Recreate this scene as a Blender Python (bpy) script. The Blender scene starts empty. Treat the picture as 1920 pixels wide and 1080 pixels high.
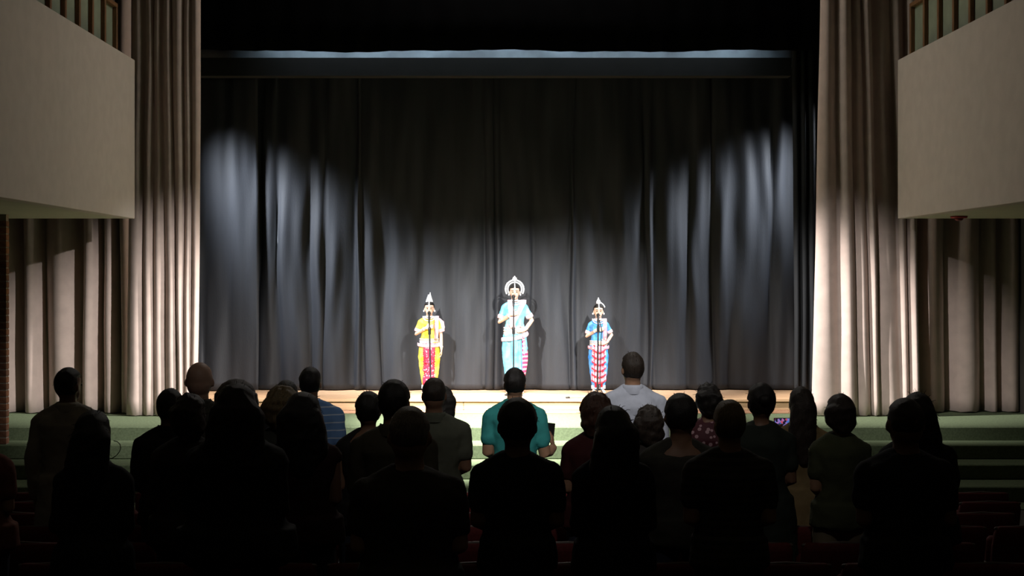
import bpy, bmesh, math, random
from mathutils import Vector, Matrix, noise
random.seed(7)
PI = math.pi
SC = bpy.context.scene
COL = SC.collection
F = 2500.0; VX = 910.0; VY = 515.0; ZC = 2.70   # focal length in pixels, vanishing point, camera height

def W(px, py, D):
    """world point seen at pixel (px, py) at depth D"""
    return Vector(((px-VX)/F*D, D, ZC-(py-VY)/F*D))

# ------------------------------------------------------------------ camera, world, lights, exposure
cam_d = bpy.data.cameras.new('camera'); cam = bpy.data.objects.new('camera', cam_d); COL.objects.link(cam)
cam.location = (0, 0, ZC); cam.rotation_euler = (PI/2, 0, 0)
cam_d.sensor_width = 36; cam_d.lens = F/1920*36
cam_d.shift_x = (960-VX)/1920; cam_d.shift_y = -(540-VY)/1920
cam_d.clip_end = 100
SC.camera = cam
wd = bpy.data.worlds.new('world'); SC.world = wd; wd.use_nodes = True
wd.node_tree.nodes['Background'].inputs[0].default_value = (0.02, 0.02, 0.02, 1)
wd.node_tree.nodes['Background'].inputs[1].default_value = 0.1
SC.view_settings.view_transform = 'Standard'; SC.view_settings.look = 'None'
SC.view_settings.exposure = 0.0; SC.view_settings.gamma = 1; SC.view_settings.use_curve_mapping = False
SC.cycles.use_denoising = True
SC.cycles.max_bounces = 6; SC.cycles.diffuse_bounces = 4
SC.cycles.sample_clamp_indirect = 3.0

def spot(name, loc, aim, power, half, blend, color=(1, 1, 1), radius=0.08):
    l = bpy.data.lights.new(name, 'SPOT'); o = bpy.data.objects.new(name, l); COL.objects.link(o)
    o.location = loc; o.rotation_euler = (Vector(aim)-Vector(loc)).to_track_quat('-Z', 'Y').to_euler()
    l.energy = power; l.spot_size = 2*math.radians(half); l.spot_blend = blend; l.color = color; l.shadow_soft_size = radius
    return o
def area(name, loc, aim, power, sx, sy, color=(1, 1, 1), spread=PI):
    l = bpy.data.lights.new(name, 'AREA'); o = bpy.data.objects.new(name, l); COL.objects.link(o)
    o.location = loc; o.rotation_euler = (Vector(aim)-Vector(loc)).to_track_quat('-Z', 'Y').to_euler()
    l.shape = 'RECTANGLE'; l.size = sx; l.size_y = sy; l.energy = power; l.color = color; l.spread = spread
    return o
WARM = (1.0, 0.96, 0.92); COOL = (0.86, 0.92, 1.0)
# front-of-house wash on the performers
spot('stage_wash_spot', (-3.2, 11.0, ZC+4.6), (0.0, 19.9, ZC-2.0), 10500, 14.5, 1.0, (1, .97, .93))
spot('stage_wash_spot', (3.9, 11.0, ZC+4.6), (0.9, 19.9, ZC-2.0), 10500, 14.5, 1.0, (1, .97, .93))
# apron down light
spot('apron_spot', (0.4, 15.2, ZC+5.2), (0.2, 17.9, ZC-2.0), 26000, 17, 1.0, (1, .98, .92))
# side throws on to the tan curtains
spot('box_spot', (4.6, 10.0, ZC+4.3), (-4.3, 18.8, ZC-1.7), 7800, 12, 0.9, WARM)
spot('box_spot', (-2.2, 10.0, ZC+4.6), (4.9, 18.8, ZC-1.3), 3300, 11, 0.9, WARM)
spot('edge_spot', (3.6, 16.6, ZC+4.8), (-4.1, 18.6, ZC-1.5), 9000, 11, 1.0, WARM)
spot('edge_spot', (-2.8, 16.6, ZC+4.8), (4.9, 18.6, ZC-1.2), 11000, 11, 1.0, WARM)
# wing lights raking the black backdrop
spot('wing_spot', (-4.85, 18.97, ZC+2.8), W(590, 520, 20.3), 2700, 23, 1.0, COOL, .3)
spot('wing_spot', (5.7, 19.45, ZC+2.8), W(1270, 540, 20.3), 1700, 24, 1.0, COOL, .3)
# light spilling over the first rows
spot('row_spill_spot', (0.9, 4.0, ZC+4.6), (0.7, 14.0, ZC-2.3), 1300, 15.5, 1.0, WARM)
spot('rear_spill_spot', (0.6, 3.0, ZC+4.6), (0.5, 13.0, ZC-2.6), 260, 22, 1.0, WARM)
# unseen lamp added behind the teaser to light the border cloth
area('border_fill', (0.4, 19.40, ZC+4.4), (0.4, 19.95, ZC+3.25), 26, 7.0, .1, (.75, .88, 1), 1.2)
# unseen fill added above the apron to brighten the balcony fronts
area('balcony_fill', (0.4, 17.9, ZC+6.3), (0.4, 16.9, 0), 135, 3, 1, (1, .93, .85))
# unseen soft fill added overhead so the audience backs read
area('audience_fill', (0.4, 4, ZC+6.4), (0.4, 4, 0), 12, 8, 8, (1, .85, .6))

# ------------------------------------------------------------------ materials
def mat(name, col, rough=.8, var=.0, scale=20., bump=0., sheen=0., emit=None, metal=0., spec=.3, stretch=None, col2=None, bscale=None):
    m = bpy.data.materials.new(name); m.use_nodes = True
    n = m.node_tree.nodes; L = m.node_tree.links; b = n['Principled BSDF']
    b.inputs['Roughness'].default_value = rough; b.inputs['Metallic'].default_value = metal
    b.inputs['Specular IOR Level'].default_value = spec
    b.inputs['Base Color'].default_value = (*col, 1)
    if sheen:
        b.inputs['Sheen Weight'].default_value = sheen; b.inputs['Sheen Roughness'].default_value = .5
    tc = n.new('ShaderNodeTexCoord'); mp = n.new('ShaderNodeMapping'); L.new(tc.outputs['Object'], mp.inputs[0])
    if stretch: mp.inputs['Scale'].default_value = stretch
    nz = n.new('ShaderNodeTexNoise'); nz.inputs['Scale'].default_value = scale; nz.inputs['Detail'].default_value = 4
    L.new(mp.outputs[0], nz.inputs[0])
    rp = n.new('ShaderNodeValToRGB'); L.new(nz.outputs[0], rp.inputs[0])
    c2 = col2 or tuple(max(0, c*(1-var)) for c in col)
    c1 = col if col2 else tuple(min(1, c*(1+var)) for c in col)
    rp.color_ramp.elements[0].position = .35; rp.color_ramp.elements[1].position = .65
    rp.color_ramp.elements[0].color = (*c2, 1); rp.color_ramp.elements[1].color = (*c1, 1)
    L.new(rp.outputs[0], b.inputs['Base Color'])
    if bump:
        nb = n.new('ShaderNodeTexNoise'); nb.inputs['Scale'].default_value = bscale or scale*3; L.new(mp.outputs[0], nb.inputs[0])
        bp = n.new('ShaderNodeBump'); bp.inputs['Strength'].default_value = bump; bp.inputs['Distance'].default_value = .01
        L.new(nb.outputs[0], bp.inputs['Height']); L.new(bp.outputs[0], b.inputs['Normal'])
    if emit:
        b.inputs['Emission Color'].default_value = (*emit[0], 1); b.inputs['Emission Strength'].default_value = emit[1]
    return m

def stripes(name, ca, cb, axis='Z', freq=30., duty=.5, rough=.8):
    """woven or printed stripes across one object axis"""
    m = mat(name, ca, rough, .05, 30); n = m.node_tree.nodes; L = m.node_tree.links; b = n['Principled BSDF']
    tc = n.new('ShaderNodeTexCoord'); sp = n.new('ShaderNodeSeparateXYZ'); L.new(tc.outputs['Object'], sp.inputs[0])
    mu = n.new('ShaderNodeMath'); mu.operation = 'MULTIPLY'; mu.inputs[1].default_value = freq; L.new(sp.outputs[axis], mu.inputs[0])
    fr = n.new('ShaderNodeMath'); fr.operation = 'FRACT'; L.new(mu.outputs[0], fr.inputs[0])
    gt = n.new('ShaderNodeMath'); gt.operation = 'GREATER_THAN'; gt.inputs[1].default_value = duty; L.new(fr.outputs[0], gt.inputs[0])
    mx = n.new('ShaderNodeMix'); mx.data_type = 'RGBA'; L.new(gt.outputs[0], mx.inputs[0])
    mx.inputs[6].default_value = (*ca, 1); mx.inputs[7].default_value = (*cb, 1); L.new(mx.outputs[2], b.inputs['Base Color'])
    return m

def blotch(name, ca, cb, scale=18., thr=.5, rough=.7):
    """printed motifs: voronoi cells cut at a threshold"""
    m = mat(name, ca, rough, .05, 30); n = m.node_tree.nodes; L = m.node_tree.links; b = n['Principled BSDF']
    tc = n.new('ShaderNodeTexCoord'); v = n.new('ShaderNodeTexVoronoi'); v.inputs['Scale'].default_value = scale; L.new(tc.outputs['Object'], v.inputs[0])
    gt = n.new('ShaderNodeMath'); gt.operation = 'GREATER_THAN'; gt.inputs[1].default_value = thr; L.new(v.outputs['Distance'], gt.inputs[0])
    mx = n.new('ShaderNodeMix'); mx.data_type = 'RGBA'; L.new(gt.outputs[0], mx.inputs[0])
    mx.inputs[6].default_value = (*ca, 1); mx.inputs[7].default_value = (*cb, 1); L.new(mx.outputs[2], b.inputs['Base Color'])
    return m

M = {}
M['tan'] = mat('tan_curtain', (.50, .395, .35), .85, .06, 6, .15, .2, bscale=150)
M['lining'] = mat('grey_cloth', (.30, .36, .40), .85, .15, 3)
M['black'] = mat('black_drape', (.0175, .020, .026), .62, .18, 2.5, .2, .0, spec=.45, stretch=(3, 3, .3), bscale=60)
M['blackleg'] = mat('black_leg_cloth', (.009, .010, .012), .8, .1, 4)
M['blackflat'] = mat('black_flat', (.003, .003, .0033), 1, .1, 4, spec=0)
M['plaster'] = mat('painted_plaster', (.53, .475, .43), .85, .04, 5, .1, bscale=60)
M['soffit'] = mat('soffit_plaster', (.48, .48, .36), .85, .04, 5)
M['greenpanel'] = mat('green_panel', (.26, .30, .22), .8, .06, 6)
M['darkwall'] = mat('dark_wall', (.10, .09, .08), .9, .1, 3)
M['batten'] = mat('stained_wood', (.22, .11, .05), .6, .25, 8, .1, stretch=(8, 8, .6))
M['carpet'] = mat('green_carpet', (.115, .145, .085), 1, .15, 40, .3, 0, spec=.05, bscale=300)
M['stagewood'] = mat('stage_wood', (.66, .43, .25), .45, .0, 3, .05, stretch=(.6, 6, 9), col2=(.52, .31, .18))
M['basewood'] = mat('base_wood', (.50, .27, .17), .5, .1, 5, stretch=(.6, 6, 6))
M['floor'] = mat('hall_floor', (.05, .045, .04), .7, .2, 6)
M['brick'] = mat('fired_brick', (.30, .13, .07), .85, .3, 14, .3)
M['brick2'] = mat('dark_fired_brick', (.22, .10, .06), .85, .3, 14, .3)
M['mortar'] = mat('mortar', (.30, .25, .20), .95, .1, 40)
M['seatred'] = mat('red_seat_fabric', (.10, .012, .012), .8, .15, 60)
M['seattrim'] = mat('seat_trim', (.10, .075, .065), .5, .1, 10)
M['steel'] = mat('dark_metal', (.03, .03, .03), .4, .1, 20, metal=.6)
M['mic'] = mat('black_metal', (.012, .012, .014), .45, .1, 20, spec=.4)
M['mesh'] = mat('mic_grille', (.03, .03, .03), .4, .3, 200, .5, metal=.5)
M['alarm'] = mat('red_plastic', (.35, .03, .03), .4, .05, 10)
M['patch'] = mat('white_patch', (.75, .72, .6), .7, .05, 30)
M['phone'] = mat('black_phone', (.01, .01, .011), .3, .05, 10)
M['white'] = mat('white_pith', (.86, .86, .9), .7, .04, 60)
M['silver'] = mat('silver', (.75, .72, .74), .35, .15, 60, metal=.35)
M['eyew'] = mat('eye_white', (.6, .6, .58), .3, .02, 10)
M['eyed'] = mat('eye_dark', (.03, .02, .015), .3, .02, 10)
M['lips'] = mat('lips', (.5, .12, .1), .5, .05, 10)
def skin(c, nm='skin'): return mat(nm, c, .55, .07, 12, .05, spec=.35)
SK = dict(tan=skin((.32, .18, .11)), brown=skin((.19, .10, .06)), fair=skin((.48, .30, .22)), stage=skin((.72, .47, .36)))
def hairm(nm, c): return mat(nm, c, .5, .35, 30, .4, spec=.4, stretch=(6, 6, .7))
HR = dict(black=hairm('black_hair', (.010, .008, .007)), dark=hairm('dark_brown_hair', (.025, .017, .012)),
          brown=hairm('brown_hair', (.07, .04, .02)), blond=hairm('dark_blond_hair', (.13, .09, .04)),
          grey=hairm('grey_hair', (.16, .14, .12)), red=hairm('chestnut_hair', (.06, .025, .015)))

# ------------------------------------------------------------------ mesh helpers
class MB:
    def __init__(s): s.v = []; s.f = []
    def add(s, vs, fs):
        k = len(s.v); s.v += [tuple(p) for p in vs]; s.f += [tuple(i+k for i in q) for q in fs]; return s
    def box(s, a, b):
        (x0, y0, z0), (x1, y1, z1) = a, b
        return s.add([(x0,y0,z0),(x1,y0,z0),(x1,y1,z0),(x0,y1,z0),(x0,y0,z1),(x1,y0,z1),(x1,y1,z1),(x0,y1,z1)],
                     [(0,3,2,1),(4,5,6,7),(0,1,5,4),(1,2,6,5),(2,3,7,6),(3,0,4,7)])
    def bbox(s, a, b, e=.01):
        """box with chamfered edges"""
        bm = bmesh.new(); sz = [b[i]-a[i] for i in range(3)]; c = [(a[i]+b[i])/2 for i in range(3)]
        bmesh.ops.create_cube(bm, size=1, matrix=Matrix.Translation(c) @ Matrix.Diagonal((*sz, 1)))
        bmesh.ops.bevel(bm, geom=bm.edges[:], offset=e, segments=1, affect='EDGES')
        bm.verts.index_update(); s.add([v.co.copy() for v in bm.verts], [[v.index for v in f.verts] for f in bm.faces]); bm.free(); return s
    def rings(s, rs, cap=True):
        n = len(rs[0]); vs = [p for r in rs for p in r]; fs = []
        for i in range(len(rs)-1):
            for j in range(n):
                k = (j+1) % n; fs.append((i*n+j, i*n+k, (i+1)*n+k, (i+1)*n+j))
        if cap: fs.append(tuple(range(n))[::-1]); fs.append(tuple((len(rs)-1)*n+j for j in range(n)))
        return s.add(vs, fs)
    def loftz(s, prof, n=20, e=2.0):
        """horizontal (super)elliptic rings: (z, rx, ry, cx, cy)"""
        rs = []
        for p in prof:
            z, rx, ry = p[:3]; cx = p[3] if len(p) > 3 else 0; cy = p[4] if len(p) > 4 else 0; r = []
            for j in range(n):
                a = 2*PI*j/n; c, q = math.cos(a), math.sin(a)
                r.append((cx+rx*math.copysign(abs(c)**(2/e), c), cy+ry*math.copysign(abs(q)**(2/e), q), z))
            rs.append(r)
        return s.rings(rs)
    def tube(s, pts, rad, n=10, up=None, caps=True):
        pts = [Vector(p) for p in pts]; rad = [(r, r) if not isinstance(r, (tuple, list)) else r for r in rad]
        rs = []; u0 = None
        for i, p in enumerate(pts):
            d = (pts[min(i+1, len(pts)-1)]-pts[max(i-1, 0)]).normalized()
            if u0 is None:
                u = Vector(up) if up is not None else (Vector((0, 1, 0)) if abs(d.y) < .9 else Vector((1, 0, 0)))
            else: u = u0
            u = (u-d*u.dot(d)).normalized(); w = d.cross(u); u0 = u
            a, b = rad[i]
            def ring(off, k): return [p+d*off+u*(math.cos(2*PI*j/n)*b*k)+w*(math.sin(2*PI*j/n)*a*k) for j in range(n)]
            m = min(a, b)
            if caps and i == 0: rs += [ring(-m*.95, .35), ring(-m*.6, .8)]
            rs.append(ring(0, 1))
            if caps and i == len(pts)-1: rs += [ring(m*.6, .8), ring(m*.95, .35)]
        return s.rings(rs)
    def ell(s, c, r, n=14, m=9, rot=None):
        c = Vector(c); rs = []
        for i in range(m):
            t = PI*(i+.35)/(m-.3) if m > 1 else 0
            ring = []
            for j in range(n):
                p = Vector((r[0]*math.sin(t)*math.cos(2*PI*j/n), r[1]*math.sin(t)*math.sin(2*PI*j/n), -r[2]*math.cos(t)))
                if rot: p = rot @ p
                ring.append(c+p)
            rs.append(ring)
        return s.rings(rs)
    def xf(s, fn, k=0):
        s.v = s.v[:k]+[tuple(fn(Vector(p))) for p in s.v[k:]]; return s

PENDING = []
def build(name, mb, m, parent=None, smooth=True, vox=None, sm=2, disp=None, loc=None):
    me = bpy.data.meshes.new(name); me.from_pydata(mb.v, [], mb.f); me.update()
    if m: me.materials.append(m)
    bm = bmesh.new(); bm.from_mesh(me); bmesh.ops.recalc_face_normals(bm, faces=bm.faces[:]); bm.to_mesh(me); bm.free()
    if smooth: me.polygons.foreach_set('use_smooth', [True]*len(me.polygons))
    o = bpy.data.objects.new(name, me); COL.objects.link(o)
    if parent: o.parent = parent
    if loc: o.location = loc
    if vox:
        r = o.modifiers.new('r', 'REMESH'); r.mode = 'VOXEL'; r.voxel_size = vox; r.use_smooth_shade = True
        if sm:
            q = o.modifiers.new('s', 'SMOOTH'); q.factor = .5; q.iterations = sm
        if disp:
            t = bpy.data.textures.new('folds', 'CLOUDS'); t.noise_scale = disp[1]
            d = o.modifiers.new('d', 'DISPLACE'); d.texture = t; d.strength = disp[0]; d.mid_level = .5
            d.texture_coords = 'GLOBAL' if len(disp) > 2 else 'LOCAL'
        PENDING.append(o)
    return o
def tag(o, label, cat, group=None, kind=None):
    if label: o['label'] = label
    if cat: o['category'] = cat
    if group: o['group'] = group
    if kind: o['kind'] = kind
    return o
def struct(o): o['kind'] = 'structure'; return o
def empty(name, loc=(0, 0, 0), rz=0):
    o = bpy.data.objects.new(name, None); COL.objects.link(o); o.location = loc; o.rotation_euler = (0, 0, rz); o.empty_display_size = .1
    return o
def dup(root, loc):
    r = root.copy(); COL.objects.link(r); r.location = loc
    for ch in list(root.children):
        c = ch.copy(); COL.objects.link(c); c.parent = r
        for g in ch.children:
            d = g.copy(); COL.objects.link(d); d.parent = c
    return r

# ------------------------------------------------------------------ the room
XL, XR = -6.8, 7.65            # side walls
FXL, FXR = -4.785, 5.63        # balcony parapet faces
PXL, PXR = -5.10, 5.88         # slatted wall above them
D_END = 18.2                   # stage end of the balconies
ZT = ZC+6.6
def zr(v): return ZC+v
def fl(D): return 0.0 if D > 12.3 else (12.3-D)*.08
struct(build('floor', MB().add([(XL, 15.3, 0), (XR, 15.3, 0), (XL, 12.3, 0), (XR, 12.3, 0), (XL, -3, fl(-3)), (XR, -3, fl(-3)),
             (XL, 15.3, -.2), (XR, 15.3, -.2), (XL, -3, -.2), (XR, -3, -.2)],
             [(0, 1, 3, 2), (2, 3, 5, 4), (6, 8, 9, 7), (0, 6, 7, 1), (4, 5, 9, 8), (0, 2, 4, 8, 6), (1, 7, 9, 5, 3)]), M['floor'], smooth=False))
struct(build('wall_left', MB().box((XL-.2, -3, 0), (XL, 22, ZT)), M['darkwall'], smooth=False))
struct(build('wall_right', MB().box((XR, -3, 0), (XR+.2, 22, ZT)), M['darkwall'], smooth=False))
struct(build('wall_back', MB().box((XL, -3.2, 0), (XR, -3, ZT)), M['darkwall'], smooth=False))
struct(build('wall_front', MB().box((XL, 21.8, 0), (XR, 22, ZT)), M['blackflat'], smooth=False))
struct(build('ceiling', MB().box((XL-.2, -3.2, ZT), (XR+.2, 22, ZT+.2)), M['darkwall'], smooth=False))

# carpeted steps and apron
AP = .73; ST = .94
st = struct(empty('stairs', (0, 15.3, 0)))
edges = [(15.31, .012), (15.79, .19), (16.36, .37), (16.85, .55), (17.3, AP)]
for i, (y, z) in enumerate(edges[:-1]):
    y1 = edges[i+1][0]
    s_ = MB().bbox((XL, y-15.3-.02, z-.18 if i else 0), (XR, y1-15.3+.05, z), .012 if i else .003)
    build('step', s_, M['carpet'], st, smooth=False)
struct(build('trim_1', MB().bbox((XL, 17.28, .50), (XR, 21.7, AP), .015), M['carpet'], smooth=False))['label'] = 'green carpeted apron in front of the stage'

# raised wooden stage
sg = struct(empty('stage_floor', (0.4, 18.9, AP)))
SL, SR = -4.75, 5.35
for k in range(12):
    y0 = .02+k*.235
    build('plank', MB().bbox((SL, y0, .17), (SR, y0+.232, .21), .002), M['stagewood'], sg, smooth=False)
build('edge_strip', MB().bbox((SL, -.02, .168), (SR, .02, .212), .006), M['stagewood'], sg, smooth=False)
for k in range(5):
    x0 = SL+k*2.02+.003
    build('fascia_board', MB().bbox((x0, .012, .048), (x0+2.014, .035, .160), .004), M['stagewood'], sg, smooth=False)
build('base_strip', MB().bbox((SL, .0, .0), (SR, .035, .044), .005), M['basewood'], sg, smooth=False)
build('core', MB().box((SL, .036, 0), (SR, 2.84, .168)), M['blackflat'], sg, smooth=False)

# balconies: parapet, soffit slab, slatted wall with rails
Zs, Zp, Zr = zr(.764), zr(2.93), zr(3.68)
for side, fx, px_, wx, sgn in (('left', FXL, PXL, XL, -1), ('right', FXR, PXR, XR, 1)):
    a, b = sorted((fx, fx+sgn*.16))
    struct(build('wall_%s_parapet' % side, MB().bbox((a, -3, Zs), (b, D_END, Zp), .006), M['plaster'], smooth=False))
    a, b = sorted((fx+sgn*.158, wx))
    struct(build('ceiling_soffit_%s' % side, MB().box((a, -3, Zs+.002), (b, D_END-.01, Zs+.2)), M['soffit'], smooth=False))
    w_ = struct(empty('wall_%s_upper' % side, (px_, 12, Zp-.2)))
    a, b = sorted((sgn*.03, sgn*.10))
    build('backing', MB().box((a, -2, 0), (b, 6.35, Zr-Zp+.2)), M['greenpanel'], w_, smooth=False)
    a, b = sorted((0, sgn*.10))
    build('upper_panel', MB().bbox((a, -2, Zr-Zp+.26), (b, 6.35, ZT-Zp+.19), .004), M['darkwall'], w_, smooth=False)
    a, b = sorted((-sgn*.03, sgn*.10))
    build('rail', MB().bbox((a, -2, Zr-Zp+.2), (b, 6.40, Zr-Zp+.26), .006), M['batten'], w_, smooth=False)
    base = None
    for k in range(14):
        if base is None:
            base = build('batten', MB().bbox((-.03, -.03, 0), (.03, .03, Zr-Zp+.2), .006), M['batten'], w_, smooth=False); o = base
        else:
            o = base.copy(); COL.objects.link(o)
        o.location = (0, 6.37-k*.56, 0)

# brick wall end under the left balcony
bw = struct(empty('wall_left_brick', (-6.06, 16.87, .55)))
H_B = Zs-.55
build('mortar', MB().box((-.73, .006, 0), (-.006, .094, H_B)), M['mortar'], bw, smooth=False)
bms = []
for m_ in ('brick', 'brick2'):
    for L_ in (.235, .115):
        bms.append(build('brick', MB().bbox((-L_, 0, 0), (0, .10, .070), .004), M[m_], bw, smooth=False, loc=(0, 0, -9)))
first = {id(b): True for b in bms}
nc = int(H_B/.086)
for r in range(nc):
    x = 0.0; k = 0
    while x > -.72:
        half = (r % 2 == 0 and k == 0) or x-.235 < -.735
        src = bms[(1 if half else 0)+(2 if random.random() < .4 else 0)]
        if first.pop(id(src), None): o = src
        else:
            o = src.copy(); COL.objects.link(o)
        o.location = (x, random.uniform(-.003, .002), .008+r*.086)
        x -= (.115 if half else .235)+.013; k += 1
for b in bms:
    if id(b) in first: bpy.data.objects.remove(b)

# ------------------------------------------------------------------ drapes
def curtain(name, valT, valB, D, z0, z1, amp, m, nz=36, per=10, sharp=.75, flat_top=0., seed=1, wob=.02, hem=0.0, thick=.012, solid=True):
    """hanging cloth: pixel positions of the fold valleys at its top and bottom, at depth D"""
    rnd = random.Random(seed); nf = len(valT)-1; amps = [rnd.uniform(.75, 1.2) for _ in range(nf)]
    ph = [rnd.uniform(-.12, .12) for _ in range(nf)]
    vs = []; fs = []; nx = nf*per+1
    for i in range(nz+1):
        t = i/nz; z = z1+(z0-z1)*t
        for j in range(nx):
            k = min(j//per, nf-1); u = (j-k*per)/per
            a = valT[k]+(valB[k]-valT[k])*t; b = valT[k+1]+(valB[k+1]-valT[k+1])*t
            uu = min(1, max(0, u)); wv = math.sin(PI*uu**(1+ph[k]))**sharp if 0 < uu < 1 else 0
            A = amp*amps[k]*(1-flat_top*(1-t)**1.2)
            x = ((a+(b-a)*u)-VX)/F*D
            nz_ = noise.noise(Vector((x*2.2, seed*3.1, z*.45)))*wob + noise.noise(Vector((x*7, seed, z*.9)))*wob*.4
            zz = z
            if t > .985: zz = z+hem*abs(noise.noise(Vector((x*14, 2, 5))))
            vs.append((x+noise.noise(Vector((k*1.7, z*.5, seed)))*wob*.8, D-wv*A+nz_, zz))
    for i in range(nz):
        for j in range(nx-1):
            fs.append((i*nx+j, i*nx+j+1, (i+1)*nx+j+1, (i+1)*nx+j))
    o = build(name, MB().add(vs, fs), m)
    sd = o.modifiers.new('t', 'SOLIDIFY'); sd.thickness = thick; sd.offset = 1
    return o
def lerp_list(a, b, n, j=.25, seed=1):
    r = random.Random(seed); return [a]+[a+(b-a)*(i+r.uniform(-j, j))/n for i in range(1, n)]+[b]

c = curtain('stage_curtain', [250, 273, 290, 304, 319, 348, 362, 380], [236, 268, 289, 311, 334, 345, 358, 371], 18.6, AP+.01, zr(5.6), .085, M['tan'], seed=3, hem=.05, wob=.03, sharp=.9)
tag(c, 'tan main curtain gathered at the left edge of the stage opening', 'curtain')
c = curtain('stage_curtain', [1543, 1562, 1590, 1606, 1628, 1662, 1690, 1716], [1522, 1575, 1608, 1634, 1650, 1690, 1704, 1722], 18.6, AP+.01, zr(5.6), .11, M['tan'], seed=8, hem=.05, wob=.03, sharp=.9)
tag(c, 'tan main curtain gathered at the right edge of the stage opening, brightly lit', 'curtain')
c = curtain('side_curtain', [-10, 52, 85, 165, 200, 222, 262], [-22, 50, 92, 158, 196, 236, 262], 19.25, AP+.01, zr(5.6), .34, M['tan'], seed=5, hem=.03, wob=.04, sharp=.9)
tag(c, 'tan side curtain hanging in deep folds under the left balcony', 'curtain')
c = curtain('side_curtain', [1690, 1712, 1770, 1835, 1862, 1915, 1975, 2030], [1700, 1716, 1768, 1838, 1866, 1912, 1975, 2030], 19.3, AP+.01, zr(5.6), .30, M['tan'], seed=11, hem=.03, wob=.04, sharp=.9)
tag(c, 'tan side curtain hanging in deep folds under the right balcony', 'curtain')

vb = [330, 400, 485, 524, 584, 608, 664, 680, 716, 790, 850, 908, 928, 944, 1000, 1068, 1082, 1150, 1214, 1224, 1290, 1340, 1366, 1440, 1500, 1580]
vt = [x+random.Random(i).uniform(-12, 12) for i, x in enumerate(vb)]
c = curtain('backdrop_curtain', sorted(vt), vb, 20.35, ST+.015, zr(4.2), .085, M['black'], nz=70, per=12, flat_top=.9, seed=21, wob=.085, sharp=.8)
tag(c, 'black backdrop curtain hanging across the whole back of the stage', 'curtain')
c = curtain('leg_curtain', [352, 380, 425, 484], [350, 382, 430, 485], 20.17, ST+.015, zr(3.05), .03, M['black'], nz=40, per=10, flat_top=.5, seed=31, wob=.05)
tag(c, 'narrow black leg curtain hanging beside the left tan curtain', 'curtain')
c = curtain('leg_curtain', [1484, 1499, 1513, 1530, 1560], [1490, 1501, 1516, 1530, 1560], 19.3, ST+.015, zr(4.6), .05, M['blackleg'], nz=40, per=10, flat_top=.2, seed=33, wob=.03)
tag(c, 'narrow black leg curtain hanging beside the right tan curtain', 'curtain')
# teaser, lit grey border, black border
vs = []; fs = []
n_ = 60
for j in range(n_+1):
    px = 330+(1600-330)*j/n_
    zb = W(px, 95.5+1.8*math.sin(px*.012)+1.0*math.sin(px*.031), 19.0).z
    for z in (zb, zb+.5, ZT-.05): vs.append((W(px, 0, 19.0).x, 19.0+.03*math.sin(px*.11), z))
for j in range(n_):
    for k in (0, 1): fs.append((j*3+k, j*3+3+k, j*3+4+k, j*3+1+k))
o = build('teaser_curtain', MB().add(vs, fs), M['blackflat']); o.modifiers.new('t', 'SOLIDIFY').thickness = .012
tag(o, 'black teaser cloth hanging along the top of the stage opening', 'curtain')
vs = []; fs = []; n_ = 160
for j in range(n_+1):
    px = 340+(1484-340)*j/n_
    for k in range(7):
        z = W(px, (140 if k == 0 else 126-14*k), 20.0).z if k < 6 else ZT-.03
        vs.append((W(px, 0, 20.0).x, 20.0+.05*noise.noise(Vector((px*.02+k*.5, k*.6, 1)))+.03*noise.noise(Vector((px*.06+k*1.1, 3, 1))), z))
for j in range(n_):
    for k in range(6): fs.append((j*7+k, j*7+7+k, j*7+8+k, j*7+1+k))
o = build('border_curtain', MB().add(vs, fs), M['lining']); o.modifiers.new('t', 'SOLIDIFY').thickness = .01
tag(o, 'creased pale grey border cloth showing as a thin lit strip under the teaser', 'curtain')
a = W(330, 142.5, 19.7); b = W(1484, 108, 19.7)
o = build('border_beam', MB().bbox((a.x, 19.7, a.z), (b.x, 19.93, b.z), .006), mat('black_beam', (.018, .018, .018), .8, .1, 3), smooth=False)
tag(o, 'flat black border beam across the stage above the backdrop', 'beam')

# ------------------------------------------------------------------ people
def rotm(axis, deg): return Matrix.Rotation(math.radians(deg), 3, axis)
def hand(mb, wr, d, nrm, side, sc=1., curl=.35, thumb=1):
    """palm, four fingers and a thumb; d = pointing direction, nrm = palm normal, side = toward the thumb"""
    d = Vector(d).normalized(); nrm = (Vector(nrm)-d*Vector(nrm).dot(d)).normalized(); sd = Vector(side); sd = (sd-d*sd.dot(d)-nrm*sd.dot(nrm)).normalized()
    wr = Vector(wr)
    mb.tube([wr, wr+d*.045*sc, wr+d*.085*sc], [(.026*sc, .019*sc), (.036*sc, .015*sc), (.038*sc, .013*sc)], 10, up=nrm)
    for i, (o_, L) in enumerate(((.029, .072), (.010, .080), (-.010, .075), (-.028, .058))):
        p = wr+d*.085*sc+sd*o_*sc; pts = [p-d*.02*sc, p]; a = 0; q = p
        for k, f in enumerate((.42, .32, .26)):
            a += curl*(1 if k else .7); q = q+(d*math.cos(a)+nrm*math.sin(a))*L*f*sc; pts.append(q)
        mb.tube(pts, [.0085*sc, .0085*sc, .008*sc, .0075*sc, .0065*sc], 6, up=nrm)
    p = wr+d*.03*sc+sd*.028*sc
    t = (d*.75+sd*.75+nrm*.25*thumb).normalized(); t2 = (d*.95+sd*.25+nrm*.5*thumb).normalized()
    mb.tube([p-t*.01, p+t*.03*sc, p+t*.03*sc+t2*.03*sc, p+t*.03*sc+t2*.052*sc], [.012*sc, .011*sc, .0095*sc, .0075*sc], 6, up=nrm)

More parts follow.
